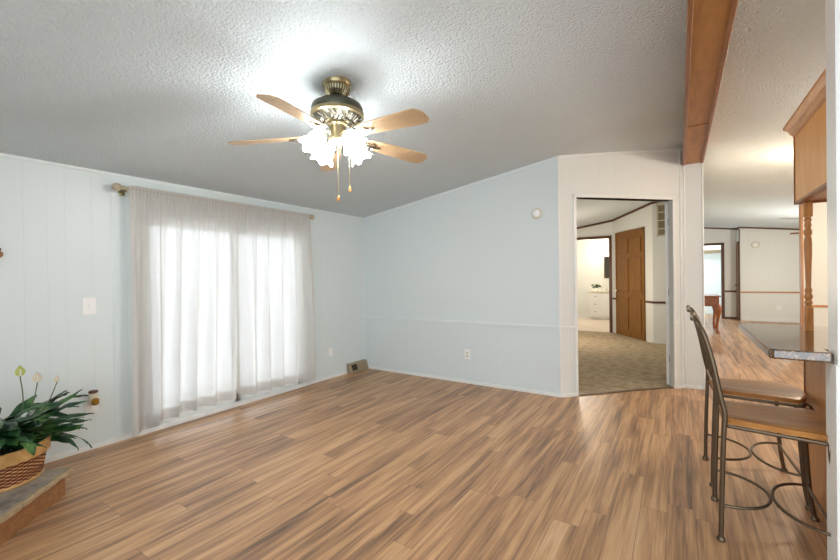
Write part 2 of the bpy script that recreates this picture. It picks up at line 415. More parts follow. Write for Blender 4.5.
# near stub wall at the right edge of the picture
SX = .560
struct('wall_peninsula', MB().prism([(SX, 2.37), (1.45, 2.37), (1.45, 2.50), (SX, 2.50)], 0, top), M['white'])
struct('trim_1', MB().box(SX-.008, SX+.012, 2.362, 2.506, .0, .952).box(.577, .583, 2.364, 2.37, 0, .74), M['white'], bevel=.002)

# trims: baseboards, crown, chair rails, casings
def rail(name, a, b, z, h=.03, t=.014, m_='white', off=0):
    return struct(name, MB().slab(a, b, -t, z if not callable(z) else z, (z+h) if not callable(z) else (lambda x, y: z(x, y)+h), off), M[m_])
struct('baseboard_left', MB().box(XL, XL+.014, YB, OY0-.0, 0, .035).box(XL, XL+.014, OY1, YF, 0, .035), M['white'])
rail('baseboard_far', (XL, YF), C0, 0, .035)
rail('baseboard_diagonal', D(0), D(s0-.02), 0, .035); rail('baseboard_diagonal', D(s1+.03), D(DL), 0, .035)
rail('baseboard_center', (XR0, YP), (XR1, YP), 0, .035)
struct('trim_2', MB().box(XL, XL+.016, YB, YF, 2.250, 2.275), M['wall_trim'])
tz = lambda x, y: cz(x)-.03
rail('trim_3', (XL, YF), C0, tz, .035, m_='wall_trim')
rail('trim_4', D(0), D(DL), tz, .035)
rail('trim_5', (XL, YF), C0, .762, .026, .016, 'wall_trim')
rail('trim_5', D(0), D(s0-.02), .762, .026, .012); rail('trim_5', D(s1+.03), D(DL), .762, .018, .008)
# vertical corner mouldings of the diagonal wall
struct('trim_6', MB().tube([(C0[0]-.004, C0[1]-.006, 0), (C0[0]-.004, C0[1]-.006, cz(C0[0])-.02)], .012, 8), M['white'])
q = D(DL-.055); struct('trim_6', MB().tube([(q[0]+.004, q[1]-.004, 0), (q[0]+.004, q[1]-.004, 2.82)], .009, 8), M['white'])
struct('trim_6', MB().tube([(XR0, YP-.004, 0), (XR0, YP-.004, 2.66)], .012, 8), M['white'])
struct('trim_6', MB().tube([(XR1, YP-.002, 0), (XR1, YP-.002, 2.66)], .008, 8), M['white'])
# doorway casing (white): jambs and head lining the opening
cas = MB()
cas.slab(D(s0-.035), D(s0), .13, 0, DZ+.035, off=-.015).slab(D(s1), D(s1+.035), .072, 0, DZ+.035, off=-.015)
cas.slab(D(s0-.035), D(s1+.035), .13, DZ, DZ+.035, off=-.015)
struct('trim_7', cas, M['white'], bevel=.003)
struct('trim_8', MB().slab(D(s0), D(s1), .04, 0, .011, off=.0), M['dark_trim'])
# hall trims
hz = lambda x, y: cz(x)-.045
def rail2(name, a, b, z, h, t, m_): return rail(name, a, b, z, h, t, m_)
rail2('trim_9', (XL, 10.25), A1, hz, .05, .02, 'dark_trim'); rail2('trim_9', A1, B1, hz, .05, .02, 'dark_trim')
rail2('trim_9', B1, (XR0, 9.0), hz, .05, .02, 'dark_trim')
rail2('trim_10', B(.0), B(.12), .79, .04, .018, 'dark_trim'); rail2('trim_10', B(1.30), B1, .79, .04, .018, 'dark_trim')
rail2('trim_10', B1, (XR0, 9.0), .79, .04, .018, 'dark_trim')
rail2('baseboard_hall', A1, B(.16), 0, .06, .012, 'white'); rail2('baseboard_hall', B(1.31), B1, 0, .06, .012, 'white'); rail2('baseboard_hall', B1, (XR0, 9.0), 0, .06, .012, 'white')
rail2('baseboard_bathroom', (XL, 13.6), (XR0, 13.6), 0, .06, .012, 'white')
struct('trim_11', MB().box(-1.385, -1.325, 10.22, 10.36, 0, 2.245).box(-2.46, -1.325, 10.22, 10.36, 2.235, 2.29), M['dark_trim'])
# far kitchen trims
kz = lambda x, y: cz(x)-.045
rail2('trim_12', (1.45, 14.55), (XE, 14.55), kz, .055, .025, 'dark_trim')
rail2('trim_12', (XR1, 15.05), (1.45, 15.05), kz, .055, .025, 'dark_trim')
struct('trim_12', MB().box(1.43, 1.45, 14.55, 15.05, 2.645, 2.70), M['dark_trim'])
rail2('trim_13', (1.47, 14.55), (XE, 14.55), .80, .04, .02, 'oak'); rail2('trim_13', (1.15, 15.05), (1.45, 15.05), .80, .05, .02, 'dark_trim')
rail2('baseboard_kitchen', (1.50, 14.55), (XE, 14.55), 0, .09, .015, 'white'); rail2('baseboard_kitchen', (1.15, 15.05), (1.43, 15.05), 0, .05, .015, 'dark_trim')
rail2('trim_14', (1.44, 14.55), (1.465, 14.55), 0, 2.64, .02, 'dark_trim')
struct('trim_15', MB().box(1.07, 1.145, 15.03, 15.16, 0, 2.25).box(XR1, 1.145, 15.03, 15.16, 2.23, 2.30), M['dark_trim'])
rail2('trim_16', (1.70, 8.8), (XE, 8.8), .795, .035, .018, 'oak'); rail2('baseboard_kitchen', (1.70, 8.8), (XE, 8.8), 0, .06, .015, 'white')
struct('trim_17', MB().box(1.668, 1.690, 8.785, 8.935, 0, cz(1.66)-.02), M['oak'])

# ridge beam: boards with edge mouldings
bz = 2.657
bm_ = MB().box(XR0, XR1, YB, 4.222, bz, 2.93).box(XR0, XR1, 4.248, YP+.03, bz, 2.93).box(XR0+.004, XR1-.004, 4.21, 4.26, bz+.012, 2.93)
bo = struct('ceiling_beam', bm_, M['beam_face'])
struct('edge_moulding', MB().box(XR0-.010, XR0+.016, YB, YP-.004, bz-.012, bz+.03).box(XR1-.014, XR1+.012, YB, YP-.004, bz-.012, bz+.03)
       .box(XR0-.004, XR1+.004, YB+.001, YB+.05, bz-.012, bz+.03), M['beam_trim'], bo, bevel=.004)

# ---------------------------------------------------------------- sliding glass door and what lies outside
dr = thing('door_1', (XL-.05, (OY0+OY1)/2, 0), 'white framed sliding glass door behind the sheer curtains', 'door'); dr['kind'] = 'structure'
f = MB(); x0, x1 = XL-.09, XL-.01
f.box(x0, x1, OY0, OY0+.05, .0, OZ).box(x0, x1, OY1-.05, OY1, 0, OZ).box(x0, x1, OY0, OY1, OZ-.05, OZ)
obj('frame', f, M['white'], dr)
obj('threshold', MB().box(XL-.1, XL+.028, OY0-.04, OY1+.04, 0, .040), M['white'], dr, bevel=.004)
ym = (OY0+OY1)/2
for a, b, xx in ((OY0+.05, ym+.04, XL-.055), (ym-.04, OY1-.05, XL-.075)):
    sf = obj('sash', MB().box(xx, xx+.018, a, a+.06, .03, OZ-.05).box(xx, xx+.018, b-.06, b, .03, OZ-.05)
             .box(xx, xx+.018, a, b, .03, .12).box(xx, xx+.018, a, b, OZ-.11, OZ-.05), M['white'], dr)
    obj('pane', MB().box(xx+.006, xx+.010, a+.06, b-.06, .12, OZ-.11), M['glass'], sf)
struct('floor_deck', MB().box(XL-1.3, XL-.1, .6, 4.4, -.16, -.06), M['deck'])

# ---------------------------------------------------------------- curtains
XC = -3.895
rod = thing('curtain_rod', (XC, 2.4, 2.10), 'beige wooden curtain rod with ball finials above the sheer curtains', 'curtain rod')
rz = lambda y: 2.142+(y-1.36)*.002
obj('rod', MB().tube([(XC, 1.40, rz(1.4)), (XC, 3.41, rz(3.41))], .014, 14), M['metal_beige'], rod, smooth=True)
for y, d in ((1.36, -1), (3.44, 1)):
    obj('finial', MB().lathe((XC, y-d*.0, rz(y)), [(.001, .034), (.018, .030), (.031, .016), (.034, 0), (.031, -.016), (.018, -.03), (.013, -.036), (.020, -.045), (.020, -.052), (.014, -.058), (.014, -.07)], 20, axis=(0, d, 0)), M['metal_beige'], rod, smooth=True)
for y in (1.425, 3.40):
    obj('bracket', MB().box(XL, XL+.012, y-.02, y+.02, 2.09, 2.17).box(XL, XC+.005, y-.008, y+.008, 2.113, 2.127).box(XC-.018, XC+.018, y-.008, y+.008, 2.113, 2.130), M['brass'], rod, bevel=.002)
def curtain(y0t, y1t, y0b, y1b, seed, label, hem):
    rnd = random.Random(seed); ny, nz = 240, 44
    ph = [rnd.uniform(0, 6.28) for _ in range(6)]
    vs = []; fs = []
    for j in range(nz+1):
        t = j/nz                        # 0 top .. 1 bottom
        for i in range(ny+1):
            u = i/ny
            y = (y0t+(y1t-y0t)*u)*(1-t)+(y0b+(y1b-y0b)*u)*t
            z = (rz(y)+.028)*(1-t)+hem(u)*t
            amp = .006+.058*min(1, t*1.5)
            fr_ = 4.9+.5*t; wv = math.sin(u*2*PI*fr_+ph[0]+1.1*math.sin(u*6+ph[1]+t*.5))
            top_ = max(0, 1-t*1.6)
            wv = .95*wv+(.10+.22*top_)*math.sin(u*2*PI*9+ph[2]+t*.9)+.22*top_*math.sin(u*2*PI*19+ph[3])
            hd = .008*math.sin(u*2*PI*34+ph[4])*max(0, 1-t*6)
            x = XC+.020+amp*wv*.9+hd
            if t < .035: x = XC+.017+.006*math.sin(u*2*PI*34+ph[4])
            ov = .017*min(1, max(0, t-.04)*5)*(.72+.28*math.sin(u*9+ph[4]))*min(1, u*8, (1-u)*8)
            vs.append((x, y+ov*math.cos(u*2*PI*fr_+ph[0]+1.1*math.sin(u*6+ph[1]+t*.5)), z+(.006*math.sin(u*2*PI*34+ph[2]) if j == 0 else 0)))
    for j in range(nz):
        for i in range(ny):
            a = j*(ny+1)+i; fs.append((a, a+1, a+ny+2, a+ny+1))
    r_ = thing('curtain', (XC, (y0b+y1b)/2, .06), label, 'curtain', None)
    obj('curtain_cloth', MB().add(vs, fs), M['sheer'], r_, smooth=True, clean=False)
    # doubled hem band
    hv = []; hf = []
    for j in range(4):
        t = 1-.045*(1-j/3)
        row = int(round(t*nz))
        for i in range(ny+1):
            u = i/ny; a = vs[nz*(ny+1)+i]; b = vs[(nz-2)*(ny+1)+i]; k = j/3
            hv.append((b[0]*(1-k)+a[0]*k+.0025, b[1]*(1-k)+a[1]*k, b[2]*(1-k)+a[2]*k-.0005))
    for j in range(3):
        for i in range(ny):
            a = j*(ny+1)+i; hf.append((a, a+1, a+ny+2, a+ny+1))
    obj('hem', MB().add(hv, hf), M['sheer'], r_, smooth=True, clean=False)
    # gathered rod pocket behind the rod
    pv = []; pf = []
    for j in range(5):
        for i in range(ny+1):
            a = vs[i]; c_ = vs[2*(ny+1)+i]; k = j/4
            pv.append((XC-.017-.006*math.sin(i/ny*2*PI*34+ph[4])*math.sin(k*PI), a[1], a[2]*(1-k)+(c_[2])*k))
    for j in range(4):
        for i in range(ny):
            a = j*(ny+1)+i; pf.append((a, a+ny+1, a+ny+2, a+1))
    obj('rod_pocket', MB().add(pv, pf), M['sheer'], r_, smooth=True, clean=False)
    return r_
curtain(1.44, 2.37, 1.42, 2.385, 3, 'left sheer off-white curtain panel, nearer the plant', lambda u: .052+.075*min(1, u*2.2))
curtain(2.365, 3.385, 2.36, 3.50, 11, 'right sheer off-white curtain panel, nearer the far corner', lambda u: .125-.045*u*u)

# ---------------------------------------------------------------- small wall fittings
def plate(name, y, z, w_, h_, label, cat, kind):
    r_ = thing(name, (XL, y, z-h_/2), label, cat)
    obj('cover_plate', MB().box(XL, XL+.007, y-w_/2, y+w_/2, z-h_/2, z+h_/2), M['plastic'], r_, bevel=.003)
    if kind == 'switch':
        obj('toggle', MB().box(XL+.007, XL+.017, y-.006, y+.006, z-.012, z+.010), M['plastic'], r_, bevel=.002)
    else:
        for k in (-.022, .022):
            obj('socket', MB().box(XL+.007, XL+.010, y-.016, y+.016, z+k-.014, z+k+.014), M['plastic'], r_, bevel=.002)
    return r_
plate('light_switch', 1.19, 1.16, .09, .135, 'white light switch plate on the left wall beside the curtain', 'light switch', 'switch')
plate('wall_outlet', 3.817, .355, .075, .12, 'white outlet low on left wall between curtain and corner', 'outlet', 'o')
plate('wall_outlet', 1.195, .372, .085, .15, 'white outlet behind the plug-in air freshener on left wall', 'outlet', 'o')
r_ = thing('wall_outlet', (-2.268, YF, .306), 'white outlet under the chair rail of the far wall', 'outlet')
obj('cover_plate', MB().box(-2.306, -2.230, YF-.007, YF, .306, .430), M['plastic'], r_, bevel=.003)
for k in (-.022, .022): obj('socket', MB().box(-2.284, -2.252, YF-.010, YF-.007, .368+k-.014, .368+k+.014), M['beige_plastic'], r_, bevel=.002)
r_ = thing('wall_outlet', (2.29, 14.55, .33), 'small white outlet on the distant kitchen wall', 'outlet')
obj('cover_plate', MB().box(2.24, 2.34, 14.54, 14.55, .33, .46), M['plastic'], r_, bevel=.003)
# plug-in freshener
r_ = thing('air_freshener', (XL+.04, 1.19, .36), 'plug-in air freshener with amber bottle and brown cap on left wall', 'air freshener')
obj('warmer_body', MB().lathe((XL+.046, 1.192, .375), [(.022, 0), (.031, .012), (.033, .05), (.028, .085), (.022, .095)], 18), M['beige_plastic'], r_, smooth=True)
obj('plug', MB().box(XL+.0101, XL+.03, 1.178, 1.206, .39, .42), M['plastic'], r_)
obj('bottle', MB().lathe((XL+.084, 1.195, .37), [(.012, 0), (.023, .008), (.024, .045), (.012, .055)], 16), M['amber'], r_, smooth=True)
obj('cap', MB().lathe((XL+.052, 1.192, .464), [(.027, 0), (.032, .005), (.030, .018), (.014, .022)], 16), M['dark_trim'], r_, smooth=True)
# floor register
r_ = thing('heat_register', (-3.95, 4.33, 0), 'beige metal baseboard heat register in the far left corner', 'register')
g0, g1 = 4.12, 4.505
def rprof(a, b): return [(-3.977, a), (-3.977, b)]
pr = [(XL+.002, 0.002), (XL+.085, .002), (XL+.085, .02), (XL+.045, .135), (XL+.002, .14)]
obj('housing', MB().add([(x, y, z) for y in (g0, g1) for x, z in pr], [(0, 1, 2, 3, 4), (9, 8, 7, 6, 5)]+[(i, i+5, (i+1) % 5+5, (i+1) % 5) for i in range(5)]), M['register'], r_, bevel=.004)
fx = lambda z: XL+.085-(z-.02)/.115*.04+.0015
def onface(ya, yb, za, zb, t=.001):
    return MB().add([(fx(za), ya, za), (fx(za), yb, za), (fx(zb), yb, zb), (fx(zb), ya, zb), (fx(za)+t, ya, za), (fx(za)+t, yb, za), (fx(zb)+t, yb, zb), (fx(zb)+t, ya, zb)],
                    [(0, 1, 2, 3), (7, 6, 5, 4), (0, 4, 5, 1), (1, 5, 6, 2), (2, 6, 7, 3), (3, 7, 4, 0)])
obj('opening', onface(g0+.045, g0+.155, .035, .115), M['dark'], r_)  # dark sheet on the closed face, painting the shade of an opening
gr = MB()
for k in range(9): 
    a = g0+.19+k*.019; q = onface(a, a+.009, .035, .115, .004); gr.add(q.v, q.f)
obj('grille', gr, M['register'], r_)
# round detectors
def detector(c, ax, r, label):
    t_ = thing('smoke_detector', c, label, 'smoke detector')
    obj('base_ring', MB().lathe(c, [(r, 0), (r, .012), (r*.92, .018)], 32, axis=ax), M['beige_plastic'], t_, smooth=True)
    obj('cover', MB().lathe(c, [(r*.72, .018), (r*.70, .035), (r*.5, .042), (r*.2, .044)], 32, axis=ax), M['plastic'], t_, smooth=True)
detector((-1.358, YF, 2.072), (0, -1, 0), .062, 'round white smoke detector high on the far white wall')
detector((1.807, 14.55, 2.165), (0, -1, 0), .095, 'round beige smoke detector on the distant kitchen wall')
# ornament bracket just at the left edge of the picture
r_ = thing('wall_ornament', (XL, .67, 1.53), 'small brown wooden ornament at the left picture edge above the plant', 'wall hook')
obj('peg', MB().lathe((XL, .675, 1.555), [(.012, 0), (.012, .03), (.024, .045), (.026, .06), (.012, .075)], 16, axis=(1, 0, 0)), M['hearth_wood'], r_, smooth=True)
obj('back_plate', MB().box(XL, XL+.012, .55, .70, 1.585, 1.602), M['dark_trim'], r_, bevel=.003)

# ---------------------------------------------------------------- hearth, basket, plant
HZ = .16; T = Vector((-3.284, .882))
d1 = Vector((.7071, -.7071)); d2 = Vector((-.7071, -.7071))
def hpoly(ins):
    t_ = T-Vector((0, ins*1.414)); a = t_+d1*2.3
    k = (t_.x-(XL+.002))/.7071
    return [tuple(t_), (XL+.002, t_.y-k*.7071), (XL+.002, -1.5), (a.x, -1.5), tuple(a)] [::1]
hr = thing('hearth', (-3.4, -.3, 0), 'raised corner hearth with grey slate top and wooden fascia', 'hearth')
p_ = hpoly(.028)[::-1]
obj('wood_base', MB().prism([p_[-1]]+p_[:-1], .0, HZ-.03), M['hearth_wood'], hr)
# slate top with a rough broken edge
def edge_pts(a, b, n_, j):
    return [tuple(Vector(a).lerp(Vector(b), i/n_)+(Vector((random.uniform(-j, j), random.uniform(-j, j))) if 0 < i < n_ else Vector((0, 0)))) for i in range(n_)]
pp = hpoly(0)
poly = edge_pts(pp[0], pp[1], 14, .004)+[pp[1], pp[2], pp[3]]+edge_pts(pp[4], pp[0], 40, .005)
poly = [q for i, q in enumerate(poly) if i == 0 or (Vector(q)-Vector(poly[i-1])).length > 1e-4][::-1]
obj('slate_top', MB().prism(poly, HZ-.03, HZ), M['slate'], hr, bevel=.004)
pe = edge_pts(pp[4], pp[0], 60, .006)+[pp[0]]
ev = []; ef = []
for i, (x, y) in enumerate(pe):
    j = Vector((x, y)); q2 = j+Vector((-.7071, -.7071))*random.uniform(.012, .034)
    o1 = j+Vector((.7071, .7071))*.003
    ev += [(o1.x, o1.y, HZ-.026+random.uniform(-.003, .003)), (o1.x, o1.y, HZ-.002), (j.x, j.y, HZ+.002), (q2.x, q2.y, HZ+.0012)]
for i in range(len(pe)-1):
    for k in range(3): a = i*4+k; ef.append((a, a+1, a+5, a+4))
obj('chipped_edge', MB().add(ev, ef), M['slate_edge'], hr)

PC = Vector((-3.435, .565, HZ))
bk = thing('wicker_basket', PC, 'round brown wicker basket with pale rim standing on the slate hearth', 'basket')
rb, rtp, hb = .20, .232, .205
def basket_wall():
    n_, m__ = 96, 24; vs = []; fs = []
    for j in range(m__+1):
        t = j/m__; r = rb+(rtp-rb)*t
        for i in range(n_):
            a = 2*PI*i/n_; rr = r+.0035*math.sin(a*26+(PI if j % 2 else 0))
            vs.append((PC.x+rr*math.cos(a), PC.y+rr*math.sin(a), PC.z+.004+(hb-.004)*t))
    for j in range(m__):
        for i in range(n_): fs.append((j*n_+i, j*n_+(i+1) % n_, (j+1)*n_+(i+1) % n_, (j+1)*n_+i))
    fs.append(tuple(range(n_-1, -1, -1)))
    return vs, fs, n_, m__
vs, fs, n_, m__ = basket_wall()
bw = obj('woven_body', MB().add(vs, fs), M['wicker'], bk, smooth=True, clean=False)
uvl = bw.data.uv_layers.new(name='uv')
for p in bw.data.polygons:
    for li in p.loop_indices:
        vi = bw.data.loops[li].vertex_index; j, i = divmod(vi, n_)
        u = i/n_
        if i == 0 and any(bw.data.loops[k].vertex_index % n_ == n_-1 for k in p.loop_indices): u = 1.0
        uvl.data[li].uv = (u, j/m__)
obj('rim_band', MB().lathe(PC, [(rtp-.004, hb-.055), (rtp+.009, hb-.055), (rtp+.013, hb+.012), (rtp+.006, hb+.018), (rtp-.006, hb+.016), (rtp-.010, hb-.05), (rtp-.004, hb-.055)], 64, cap=False), M['rim'], bk, smooth=True)
obj('base_ring', MB().tube([(PC.x+(rb+.003)*math.cos(a*PI/24), PC.y+(rb+.003)*math.sin(a*PI/24), PC.z+.010) for a in range(48)], .009, 8, close=True), M['rim'], bk, smooth=True)

pl = thing('peace_lily', PC+Vector((0, 0, hb-.05)), 'peace lily with dark green leaves growing in the wicker basket', 'plant')
obj('soil', MB().lathe(PC, [(.20, hb-.06), (.205, hb-.035), (.12, hb-.02), (.02, hb-.015)], 32), M['soil'], pl, smooth=True)
def leaf(mb, base, az, el, L_, wd, droop, twist=0, pet=.45):
    """petiole then blade along an arching path"""
    pos = Vector(base); path = [pos.copy()]; n_ = 18
    e = el
    for i in range(n_):
        st = L_/n_; d = Vector((math.cos(az)*math.cos(e), math.sin(az)*math.cos(e), math.sin(e)))
        pos = pos+d*st; pos.x = max(pos.x, XL+.03); path.append(pos.copy()); e -= droop/n_*(1+i/n_)
    k0 = int(n_*pet)
    mb.tube(path[:k0+1], .0028, 5)
    side0 = Vector((-math.sin(az), math.cos(az), 0))
    vs = []; fs = []
    rows = path[k0:]
    for i, p in enumerate(rows):
        t = i/(len(rows)-1); w_ = wd*max(.03, math.sin(PI*min(1, t*.93+.04))**.8)*(1-.25*t)
        tg = (rows[min(i+1, len(rows)-1)]-rows[max(i-1, 0)]).normalized()
        s_ = (side0*math.cos(twist)+tg.cross(side0)*math.sin(twist)).normalized(); nrm = s_.cross(tg)
        for q, up_ in ((-1, .22), (-.5, .06), (0, 0), (.5, .06), (1, .22)):
            v = p+s_*w_*q+nrm*(w_*up_+.004*math.sin(t*14+q*3)); v.x = max(v.x, XL+.012)
            vs.append(v)
    for i in range(len(rows)-1):
        for k in range(4): a = i*5+k; fs.append((a, a+1, a+6, a+5))
    mb.add(vs, fs)
fol = MB(); rnd = random.Random(5)
for k in range(92):
    az = rnd.uniform(0, 2*PI)
    if math.cos(az) < -.55: az = rnd.uniform(-.6*PI, .6*PI)
    el = rnd.uniform(.55, 1.35); L_ = rnd.uniform(.28, .47)
    if -1.5 < math.atan2(math.sin(az), math.cos(az)) < .6: el = rnd.uniform(.85, 1.35); L_ = min(L_, .44)
    b_ = PC+Vector((rnd.uniform(-.11, .11), rnd.uniform(-.11, .11), hb-.03))
    leaf(fol, b_, az, el, L_, rnd.uniform(.026, .042), rnd.uniform(.5, 1.35), rnd.uniform(-.5, .5))
for az, el, L_, dr_ in ((1.45, .82, .58, .35), (1.38, .66, .56, .75), (1.50, .55, .52, 1.0), (1.30, .45, .50, 1.35), (1.62, .95, .46, .5), (1.2, .75, .5, .9), (1.35, .3, .4, .9), (1.5, .35, .44, .6), (1.1, .6, .44, .8)):
    leaf(fol, PC+Vector((.0, .05, hb-.03)), az, el+.08, L_*.80, .034, dr_, .25, pet=.38)
for k in range(16):
    leaf(fol, PC+Vector((rnd.uniform(-.08, .08), rnd.uniform(-.1, .1), hb-.03)), rnd.uniform(-2.2, 2.2), rnd.uniform(1.05, 1.4), rnd.uniform(.42, .56), rnd.uniform(.024, .036), rnd.uniform(.9, 1.5), rnd.uniform(-.6, .6), pet=.5)
obj('foliage', fol, M['leaf'], pl, smooth=True, clean=False)
def flower(top, base, m_, big=1.0, tilt=0):
    top = Vector(top); base = Vector(base); mid = base.lerp(top, .55)+Vector((0, .03, .01))
    path = smooth_curve([base, mid, top-Vector((0, 0, .01)), top+Vector((0, .004, .008))], 5)
    s_ = obj('flower_stalk', MB().tube(path, .003, 6), M['stem'], pl, smooth=True)
    sv = []; sf = []
    for i in range(9):
        t = i/8; w_ = .026*big*math.sin(PI*min(1, .08+t*.9))**.7*(1-.3*t)
        for q in (-1, -.5, 0, .5, 1):
            sv.append((top.x-.012*(1-q*q)*big, top.y+w_*q*1.1, top.z+.004+t*.062*big-.006*abs(q)))
    for i in range(8):
        for k in range(4): a = i*5+k; sf.append((a, a+1, a+6, a+5))
    sp_ = obj('spathe', MB().add(sv, sf), m_, s_, smooth=True, clean=False)
    obj('spadix', MB().tube([top+Vector((.004, 0, 0)), top+Vector((.008, 0, .022*big)), top+Vector((.006, 0, .04*big))], [.004, .0055, .003], 8), M['spathe_w'], s_, smooth=True)
flower((-3.473, .683, .77), PC+Vector((.02, .06, hb-.02)), M['spathe'])
flower((-3.459, .758, .715), PC+Vector((.0, .05, hb-.02)), M['spathe_w'], 1.0)
flower((-3.441, .848, .70), PC+Vector((.03, .08, hb-.02)), M['spathe_w'], .6)

# ---------------------------------------------------------------- ceiling fan
FX, FY = -1.753, 1.762
fan = thing('ceiling_fan', (FX, FY, 1.84), 'five-blade ceiling fan with oak blades, brass motor and lit glass shades', 'ceiling fan')
c0 = (FX, FY, 0)
obj('canopy', MB().lathe(c0, [(.088, 2.572), (.088, 2.542), (.080, 2.530), (.074, 2.525)], 40), M['brass'], fan, smooth=True)
cp = obj('canopy_cup', MB().lathe(c0, [(.074, 2.527), (.068, 2.505), (.045, 2.475), (.02, 2.465)], 40), M['darkbrass'], fan, smooth=True)
ribs = MB()
for k in range(28):
    a = 2*PI*k/28; ribs.tube([(FX+.077*math.cos(a), FY+.077*math.sin(a), 2.525), (FX+.070*math.cos(a), FY+.070*math.sin(a), 2.50), (FX+.050*math.cos(a), FY+.050*math.sin(a), 2.477)], .0035, 5)
obj('canopy_rib', ribs, M['brass'], cp)
obj('downrod', MB().tube([(FX, FY, 2.48), (FX, FY, 2.43)], .013, 14), M['darkbrass'], fan, smooth=True)
mt = obj('motor_housing', MB().lathe(c0, [(.02, 2.452), (.05, 2.448), (.115, 2.437), (.150, 2.415), (.158, 2.395), (.156, 2.372), (.148, 2.360), (.125, 2.345), (.09, 2.325), (.06, 2.312)], 48), M['darkbrass'], fan, smooth=True)
obj('motor_band', MB().lathe(c0, [(.157, 2.366), (.162, 2.370), (.162, 2.350), (.150, 2.343), (.147, 2.35)], 48, cap=False), M['brass'], mt, smooth=True)
fil = MB()
for k in range(20):
    a = 2*PI*k/20; fil.tube([(FX+.128*math.cos(a), FY+.128*math.sin(a), 2.347), (FX+.10*math.cos(a+.12), FY+.10*math.sin(a+.12), 2.330), (FX+.072*math.cos(a), FY+.072*math.sin(a), 2.314)], .005, 5)
obj('filigree', fil, M['chrome'], mt)
obj('switch_housing', MB().lathe(c0, [(.06, 2.318), (.062, 2.300), (.052, 2.29), (.052, 2.215), (.058, 2.21), (.056, 2.195), (.03, 2.182), (.012, 2.176)], 32), M['brass'], fan, smooth=True)
ZB = 2.220; A0 = math.radians(141)
for k in range(5):
    a = A0+k*2*PI/5; ca, sa = math.cos(a), math.sin(a); pitch = math.radians(-12)
    def bp(r, s_, dz):      # radial, sideways, height
        return (FX+ca*r-sa*s_*math.cos(pitch), FY+sa*r+ca*s_*math.cos(pitch), ZB+dz+s_*math.sin(pitch)-(r-.2)*.06)
    ol = [(.195, .045), (.30, .056), (.45, .064), (.58, .069), (.635, .066), (.665, .036)]
    out = [(r, s_) for r, s_ in ol]+[(r, -s_) for r, s_ in ol[::-1]]
    n_ = len(out)
    mb = MB().add([bp(r, s_, 0) for r, s_ in out]+[bp(r, s_, .007) for r, s_ in out], [tuple(range(n_)), tuple(range(2*n_-1, n_-1, -1))]+[(i, i+n_, (i+1) % n_+n_, (i+1) % n_) for i in range(n_)])
    bl = obj('blade', mb, M['blade'], fan, bevel=.0015)
    ir = MB()
    ir.tube([(FX+ca*.075, FY+sa*.075, 2.316), (FX+ca*.13, FY+sa*.13, 2.285), bp(.20, 0, -.006)], [.011, .009, .010], 8)
    for s_ in (-1, 1):
        ir.tube([bp(.15, 0, -.006), bp(.20, s_*.030, -.008), bp(.245, s_*.030, -.006), bp(.27, 0, -.006)], [.007, .006, .006, .008], 6)
    ir.tube([bp(.18, 0, -.007), bp(.23, 0, -.007), bp(.30, 0, -.006)], [.012, .016, .006], 6)
    obj('blade_iron', ir, M['chrome'], bl, smooth=True)
for k in range(4):
    a = math.radians(78+90*k); ca, sa = math.cos(a), math.sin(a)
    arm = MB().tube(smooth_curve([(FX+ca*.045, FY+sa*.045, 2.232), (FX+ca*.08, FY+sa*.08, 2.245), (FX+ca*.105, FY+sa*.105, 2.228)], 4), .008, 8)
    ax = Vector((ca*.62, sa*.62, -.78)).normalized()
    ar = obj('light_arm', arm, M['brass'], fan, smooth=True)
    c_ = Vector((FX+ca*.098, FY+sa*.098, 2.232))
    obj('shade_holder', MB().lathe(c_, [(.014, 0), (.026, .01), (.027, .028)], 20, axis=ax), M['brass'], ar, smooth=True)
    # ruffled tulip shade
    u = ax.cross(Vector((0, 0, 1))).normalized(); v = ax.cross(u); vs = []; fs = []; n_ = 48; P_ = [(.026, .022), (.046, .045), (.055, .075), (.054, .10), (.062, .122), (.073, .136)]
    for j, (r, h) in enumerate(P_):
        for i in range(n_):
            b = 2*PI*i/n_; am = max(0, (j-1)/4); rr = r*(1+.10*am*math.cos(6*b)); hh = h+.008*am*math.cos(6*b)
            vs.append(c_+ax*hh+(u*math.cos(b)+v*math.sin(b))*rr)
    for j in range(len(P_)-1):
        for i in range(n_): fs.append((j*n_+i, j*n_+(i+1) % n_, (j+1)*n_+(i+1) % n_, (j+1)*n_+i))
    obj('glass_shade', MB().add(vs, fs), M['shade'], ar, smooth=True, clean=False)
for dx, zb, dy in ((0, 1.865, 0), (.05, 1.925, .05)):
    ch = obj('pull_chain', MB().tube([(FX+dx, FY+dy, 2.20 if dx else 2.178), (FX+dx, FY+dy, zb)], .0022, 6), M['brass'], fan)
    obj('pull_fob', MB().lathe((FX+dx, FY+dy, zb-.034), [(.006, 0), (.010, .008), (.008, .022), (.003, .036)], 14), M['oak'], ch, smooth=True)

fan.location = (FX*1.03, FY*1.03, 1.35+.49*1.03); fan.scale = (1.03, 1.03, 1.03)

